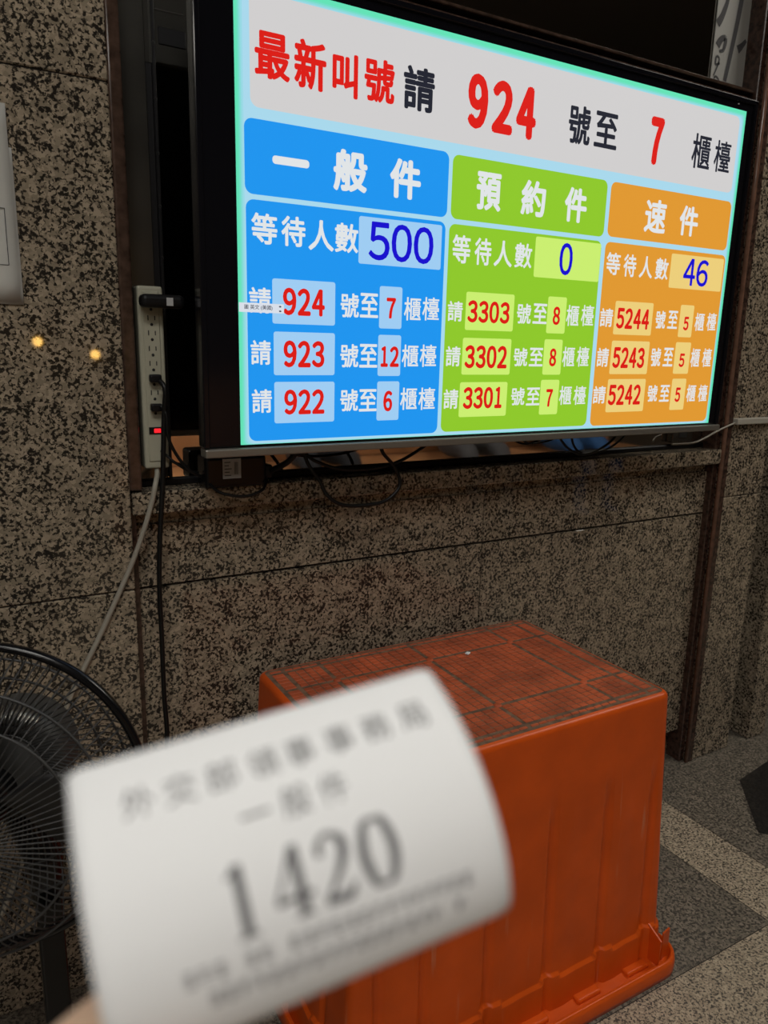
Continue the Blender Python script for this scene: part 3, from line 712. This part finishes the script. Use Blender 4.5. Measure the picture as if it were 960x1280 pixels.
q.build('vent_slot', None, m_o)
nk = FM @ Vector((0, -.02, -.125))
MB().use('fan').tube([(0, 0, .44), (0, 0, .50), (nk.x*.6, nk.y*.6, .545), (nk.x, nk.y, nk.z-.02)], [.020, .024, .028, .034], 16).build('neck', None, fan)
m = MB().use('fan').box(-.0165, -.0165, .03, .0165, .0165, .445, .004, 3); m.build('pole', None, fan)
MB().use('fan').lathe([(0, .052), (.028, .050), (.040, .034), (.135, .022), (.155, .014), (.160, 0), (0, 0)], 56).build('base', None, fan)
# ------------------------------------------------------------------ queue ticket (curled thermal slip)
TO = Vector((-.38839, -1.02321, 1.08428)); T1 = Vector((.983609, -.123378, .131498)); T2 = Vector((-.094421, -.973708, -.207308)); T3 = Vector((.153618, .191494, -.969398))
KA, KB, TL_, TWD = 16.859669, 134.741568, .063699, .085
_cv = [(0, 0, 0)]
_n = 400; _ll = TL_*1.15
for i in range(_n):
    l = (i+.5)*_ll/_n; a = KA*l+KB*l*l; p_ = _cv[-1]; _cv.append((p_[0]+math.cos(a)*_ll/_n, p_[1]+math.sin(a)*_ll/_n, KA*(i+1)*_ll/_n+KB*((i+1)*_ll/_n)**2))
def slip(s, t, off=0.0):
    """point on the slip, s and t in metres along and down it; off lifts off its printed side"""
    k = max(0, min(_n-1e-6, t/_ll*_n)); i = int(k); u = k-i; A, B = _cv[i], _cv[i+1]
    x, y, a = (A[j]+(B[j]-A[j])*u for j in range(3))
    return T1*s+T2*(x+math.sin(a)*off)+T3*(y-math.cos(a)*off)
tk = empty('queue_ticket', TO); tag(tk, 'curled white queue ticket number 1420 held close to the camera, out of focus', 'ticket')
m = MB().use('paper'); RC = .0022
def fn(i, j):
    t = TL_*(i/70); e = min(t, TL_-t); ins = RC-math.sqrt(max(0, RC*RC-(RC-e)**2)) if e < RC else 0
    s = ins+(TWD-2*ins)*j/30
    return slip(s, t)
m.grid(fn, 70, 30); pp = m.build('slip', None, tk)
sd = pp.modifiers.new('thickness', 'SOLIDIFY'); sd.thickness = .0001; sd.offset = 0
q = MB().use('thermal')
def tput(sv, sc, tc, wd, ht, bold=0.0):
    vs, fs, a, b, c, d = text_geo(sv, bold)
    q.raw([slip((sc+((v[0]-a)/(c-a)-.5)*wd)/1000, (tc+(.5-(v[1]-b)/(d-b))*ht)/1000, .00016) for v in vs], fs)
for ch, sc in zip('外交部領事事務局', (13.1, 21.6, 30.3, 39.4, 47.6, 56.8, 65.8, 75.0)): tput(ch, sc, 12.9, 6.4, 6.8)
tput('一', 34.8, 23.2, 6.2, .7, .01); tput('般', 43.5, 23.1, 6.0, 6.4); tput('件', 51.8, 23.2, 6.0, 6.4)
def tstroke(P, W_, n=8):
    P = [Vector((x, y, w_)) for (x, y), w_ in zip(P, W_)]; P = smooth_path(P, n); L, R = [], []
    for i, p in enumerate(P):
        a, b = P[max(i-1, 0)], P[min(i+1, len(P)-1)]; t = Vector((b.x-a.x, b.y-a.y)); t.normalize(); n_ = Vector((-t.y, t.x))*p.z/2
        L.append((p.x+n_.x, p.y+n_.y)); R.append((p.x-n_.x, p.y-n_.y))
    for i in range(len(P)-1): q.poly([slip(x/1000, y/1000, .00016) for x, y in (L[i], L[i+1], R[i+1], R[i])])
t0, t1 = 31.2, 44.8
tstroke([(28.4, t0), (28.4, 38), (28.4, t1)], [2.1, 2.1, 2.1]); tstroke([(25.9, 33.2), (27.2, 32.6), (28.2, t0+.2)], [.5, .8, .5]); tstroke([(26.2, t1-.3), (28.4, t1-.3), (30.6, t1-.3)], [.6, .6, .6])
tstroke([(39.9, t0), (39.9, 38), (39.9, t1)], [2.1, 2.1, 2.1]); tstroke([(39.6, t0+.2), (37.3, 36), (34.9, 40.6)], [1.0, .8, .8]); tstroke([(34.6, 40.9), (38, 40.9), (42.4, 40.9)], [1.2, 1.2, 1.2]); tstroke([(38, t1-.3), (39.9, t1-.3), (41.8, t1-.3)], [.6, .6, .6])
tstroke([(45.0, 35.2), (45.0, 33.6), (46.3, 31.8), (48.1, 31.7), (49.9, 33.4), (49.8, 36.0), (48.0, 39.4), (45.6, 42.6), (44.6, 43.6)], [1.5, 1.5, 1.1, 1.1, 2.0, 2.1, 1.5, .9, .6])
tstroke([(44.4, 43.9), (47, 43.9), (49.6, 43.9), (51.0, 41.6)], [1.8, 1.8, 1.8, .5])
tstroke([(57.3, t0+.4), (59.4, 32.6), (60.6, 38), (59.4, 43.4), (57.3, t1-.4), (55.2, 43.4), (54.0, 38), (55.2, 32.6), (57.3, t0+.4)], [.8, 1.8, 2.2, 1.8, .8, 1.8, 2.2, 1.8, .8])
for r_, (sa, ta, sb, tb, n) in enumerate(((16, 48.3, 75, 50.2, 21), (20, 53.6, 72.5, 55.6, 19))):
    for k in range(n):           # two rows of small unreadable print
        u = k/(n-1); sc, tc = sa+(sb-sa)*u, ta+(tb-ta)*u
        if random.random() < .08: continue
        for h in range(random.choice((2, 3))): tstroke([(sc-.95, tc-1.2+1.2*h), (sc, tc-1.2+1.2*h), (sc+.95, tc-1.2+1.2*h)], [.5]*3, 1)
        xo = random.uniform(-.6, .6); tstroke([(sc+xo, tc-1.5), (sc+xo, tc), (sc+xo, tc+1.5)], [.5]*3, 1)
q.build('printed_text', None, tk, recalc=False)
# ------------------------------------------------------------------ hand holding the slip
def cpt(px, py, z): return CAM+(CR*((px-480)/936.6)-CU*((py-640)/936.6)+CF)*z
HO = cpt(-80, 1560, .17)
hand = empty('hand', HO); tag(hand, 'bare hand pinching the lower left corner of the white ticket', 'hand')
def skin_body(name, V, E, R, mtl, parent, root=0, sub=2):
    me = bpy.data.meshes.new(name); me.from_pydata([tuple(v) for v in V], E, []); o = bpy.data.objects.new(name, me); COL.objects.link(o)
    sk = o.modifiers.new('skin', 'SKIN'); sk.branch_smoothing = 1.0
    for i, d in enumerate(me.skin_vertices[0].data): d.radius = (R[i], R[i]) if not isinstance(R[i], tuple) else R[i]; d.use_root = (i == root)
    sb = o.modifiers.new('sub', 'SUBSURF'); sb.levels = sub; sb.render_levels = sub
    dg = bpy.context.evaluated_depsgraph_get(); dg.update(); m2 = bpy.data.meshes.new_from_object(o.evaluated_get(dg))
    bpy.data.objects.remove(o); o = bpy.data.objects.new(name, m2); COL.objects.link(o); o.parent = parent
    for p in m2.polygons: p.use_smooth = True
    m2.materials.clear()
    for x in mtl: m2.materials.append(M[x])
    return o
def wp(s, t, off): return TO+slip(s/1000, t/1000, off/1000)
tipI = wp(9, 57, -7.6); tipT = wp(9, 62.5, 7.8)
dI, dT = (tipI-HO), (tipT-HO)
back = (CR*-.55-CU*.83).normalized()        # from the fingertips towards the wrist
mcpI = tipI+CR*-.046-CU*.050+CF*.018
HV = []; HE = []; HR = []
def node(p, r, par=None):
    HV.append(p-HO); HR.append(r)
    if par is not None: HE.append((par, len(HV)-1))
    return len(HV)-1
wr = node(HO, (.021, .018)); pm = node(HO+(mcpI-HO)*.50+CF*.010-CU*.008, (.022, .018), wr)
def finger(mcp, tip, bend, r, ln):
    a = node(mcp, r*1.12, pm); d = tip-mcp
    b = node(mcp+d*.46+bend*ln, r*1.02, a); c = node(mcp+d*.76+bend*ln*.75, r*.95, b); e = node(mcp+d*.95+bend*ln*.12, r*.86, c); node(tip+d*.04, r*.62, e)
finger(mcpI, tipI, (CF*.9+CU*.05-CR*.2), .0076, .012)
for k, (o1, o2) in enumerate(((.019, .017), (.037, .031), (.053, .043))):
    mcp = mcpI-CU*o1-CF*.002*k+CR*.004*k; tp = tipI-CU*(o2+.014)+CR*(-.006-.006*k)+CF*(.006+.002*k)
    finger(mcp, tp, (CF*.9-CR*.1), (.0080, .0075, .0066)[k], .026)
th0 = node(HO+(mcpI-HO)*.38-CF*.022+CR*.018, .0145, wr); d = tipT-(HV[th0]+HO)
th1 = node(HV[th0]+HO+d*.42-CF*.006-CR*.002, .0118, th0); th2 = node(HV[th0]+HO+d*.74-CF*.004, .0102, th1); th3 = node(HV[th0]+HO+d*.95, .0088, th2); node(tipT+d*.04, .0064, th3)
fa = node(HO+Vector((-.05, -.10, -.09)), (.030, .024), wr); node(HO+Vector((-.10, -.24, -.20)), (.038, .034), fa)
h_ = skin_body('hand_skin', HV, HE, HR, ['skin'], hand, 0)
sl = MB().use('grey_cloth'); a = HO+Vector((-.04, -.08, -.072))-HO; b = Vector((-.11, -.27, -.225))
sl.tube(smooth_path([a, a.lerp(b, .3), a.lerp(b, .7), b]), [.046-.0006*i+.0012*math.sin(i*1.3) for i in range(25)], 18, cap=False); so2 = sl.build('sleeve', None, hand)
sd = so2.modifiers.new('thickness', 'SOLIDIFY'); sd.thickness = .003
# ------------------------------------------------------------------ what the glass under the set mirrors: bench, waiting people, globe lamps
bn = empty('wooden_bench', (2.3, -2.75, 0)); tag(bn, 'long tan wooden bench across the hall facing the television', 'bench')
m = MB().use('wood').box(-2.0, -.22, .40, 2.0, .20, .44, .006, 2); m.build('seat', None, bn)
m = MB().use('wood').box(-2.0, -.27, .44, 2.0, -.23, .92, .006, 2); m.build('backrest', None, bn)
m = MB().use('wood').box(-1.98, .12, .04, 1.98, .15, .40, .003, 1); m.build('front_board', None, bn)
for x in (-1.95, -.65, .65, 1.95): box('leg', 'wood', bn, x-.03, -.27, 0, x+.03, .17, .40, bev=.003)
def person(x, top, trousers, label, lean):
    e = empty('person', (x, -2.78, 0)); tag(e, label, 'person', None)
    V = [(0, 0, .545), (0, -.03, .72), (lean*.3, -.02, .90), (lean*.5, 0, 1.03), (lean*.6, .015, 1.115), (lean*.7, .030, 1.215), (lean*.7, .020, 1.315)]
    R = [(.15, .11), (.13, .10), (.155, .105), (.12, .085), (.052, .052), (.088, .100), (.082, .092)]; E = [(0, 1), (1, 2), (2, 3), (3, 4), (4, 5), (5, 6)]
    def chain(par, pts, rr):
        for p, r in zip(pts, rr):
            V.append(p); R.append(r); E.append((par, len(V)-1)); par = len(V)-1
    for s in (-1, 1):
        chain(0, [(s*.095, .06, .535), (s*.13, .44, .53), (s*.13, .46, .30), (s*.125, .44, .085), (s*.14, .58, .045)], [.085, .068, .052, .042, .036])
        chain(3, [(s*.19, 0, 1.02), (s*.25, .06, .77), (s*.15, .27, .66), (s*.10, .34, .64), (s*.07, .41, .635)], [.062, .047, .038, .036, .018])
    o = skin_body('body', V, E, R, [top, trousers, 'skin', 'black'], e, 0, 2)
    for f_ in o.data.polygons:
        c = f_.center
        if c.z > 1.085 or (c.y > .31 and .60 < c.z < .72 and abs(c.x) < .16): f_.material_index = 2
        elif c.z < .075: f_.material_index = 3
        elif c.z < .60: f_.material_index = 1
    hm = MB().use('hair').lathe([(0, .112), (.05, .106), (.088, .08), (.103, .030), (.102, -.01), (.088, -.055)], 24, Matrix.Translation((lean*.7, .004, 1.288)) @ Matrix.Rotation(.42, 4, 'X'))
    hm.build('hair', None, e)
    fm = MB().use('skin').lathe([(0, .02), (.010, .012), (.013, 0), (0, -.006)], 12, Matrix.Translation((lean*.7, .112, 1.205)) @ Matrix.Rotation(-PI/2.4, 4, 'X')); fm.build('nose', None, e)
    for s in (-1, 1): MB().use('black').lathe([(0, .006), (.006, .004), (.008, 0)], 10, Matrix.Translation((lean*.7+s*.030, .106, 1.232)) @ Matrix.Rotation(-PI/2, 4, 'X')).build('eye', None, e)
person(1.45, 'grey_cloth', 'jeans', 'seated person in grey top and dark trousers at bench left end', .05)
person(2.55, 'jeans', 'grey_cloth', 'seated person in black top and grey trousers at bench middle', -.06)
person(3.45, 'blue_cloth', 'blue_cloth', 'seated person in blue clothes at bench right end', .03)
for i, (x, y, z) in enumerate(((.172, -4.85, 1.150), (.571, -4.85, 1.062))):
    e = empty('wall_lamp', (x, -5.0, z)); tag(e, ('small warm globe lamp on the far wall, higher of two', 'small warm globe lamp on the far wall, lower of two')[i], 'lamp')
    MB().use('brown_dark').lathe([(0, .012), (.03, .012), (.04, 0), (0, 0)], 20, Matrix.Rotation(-PI/2, 4, 'X')).build('wall_plate', None, e)
    MB().use('brown_dark').tube([(0, .01, 0), (0, .13, 0)], .008, 10).build('arm', None, e)
    MB().use('lamp').lathe([(0, -.034), (.014, -.031), (.025, -.022), (.032, -.010), (.034, 0), (.032, .010), (.025, .022), (.014, .031), (0, .034)], 20, Matrix.Translation((0, .15, 0))).build('globe', None, e)
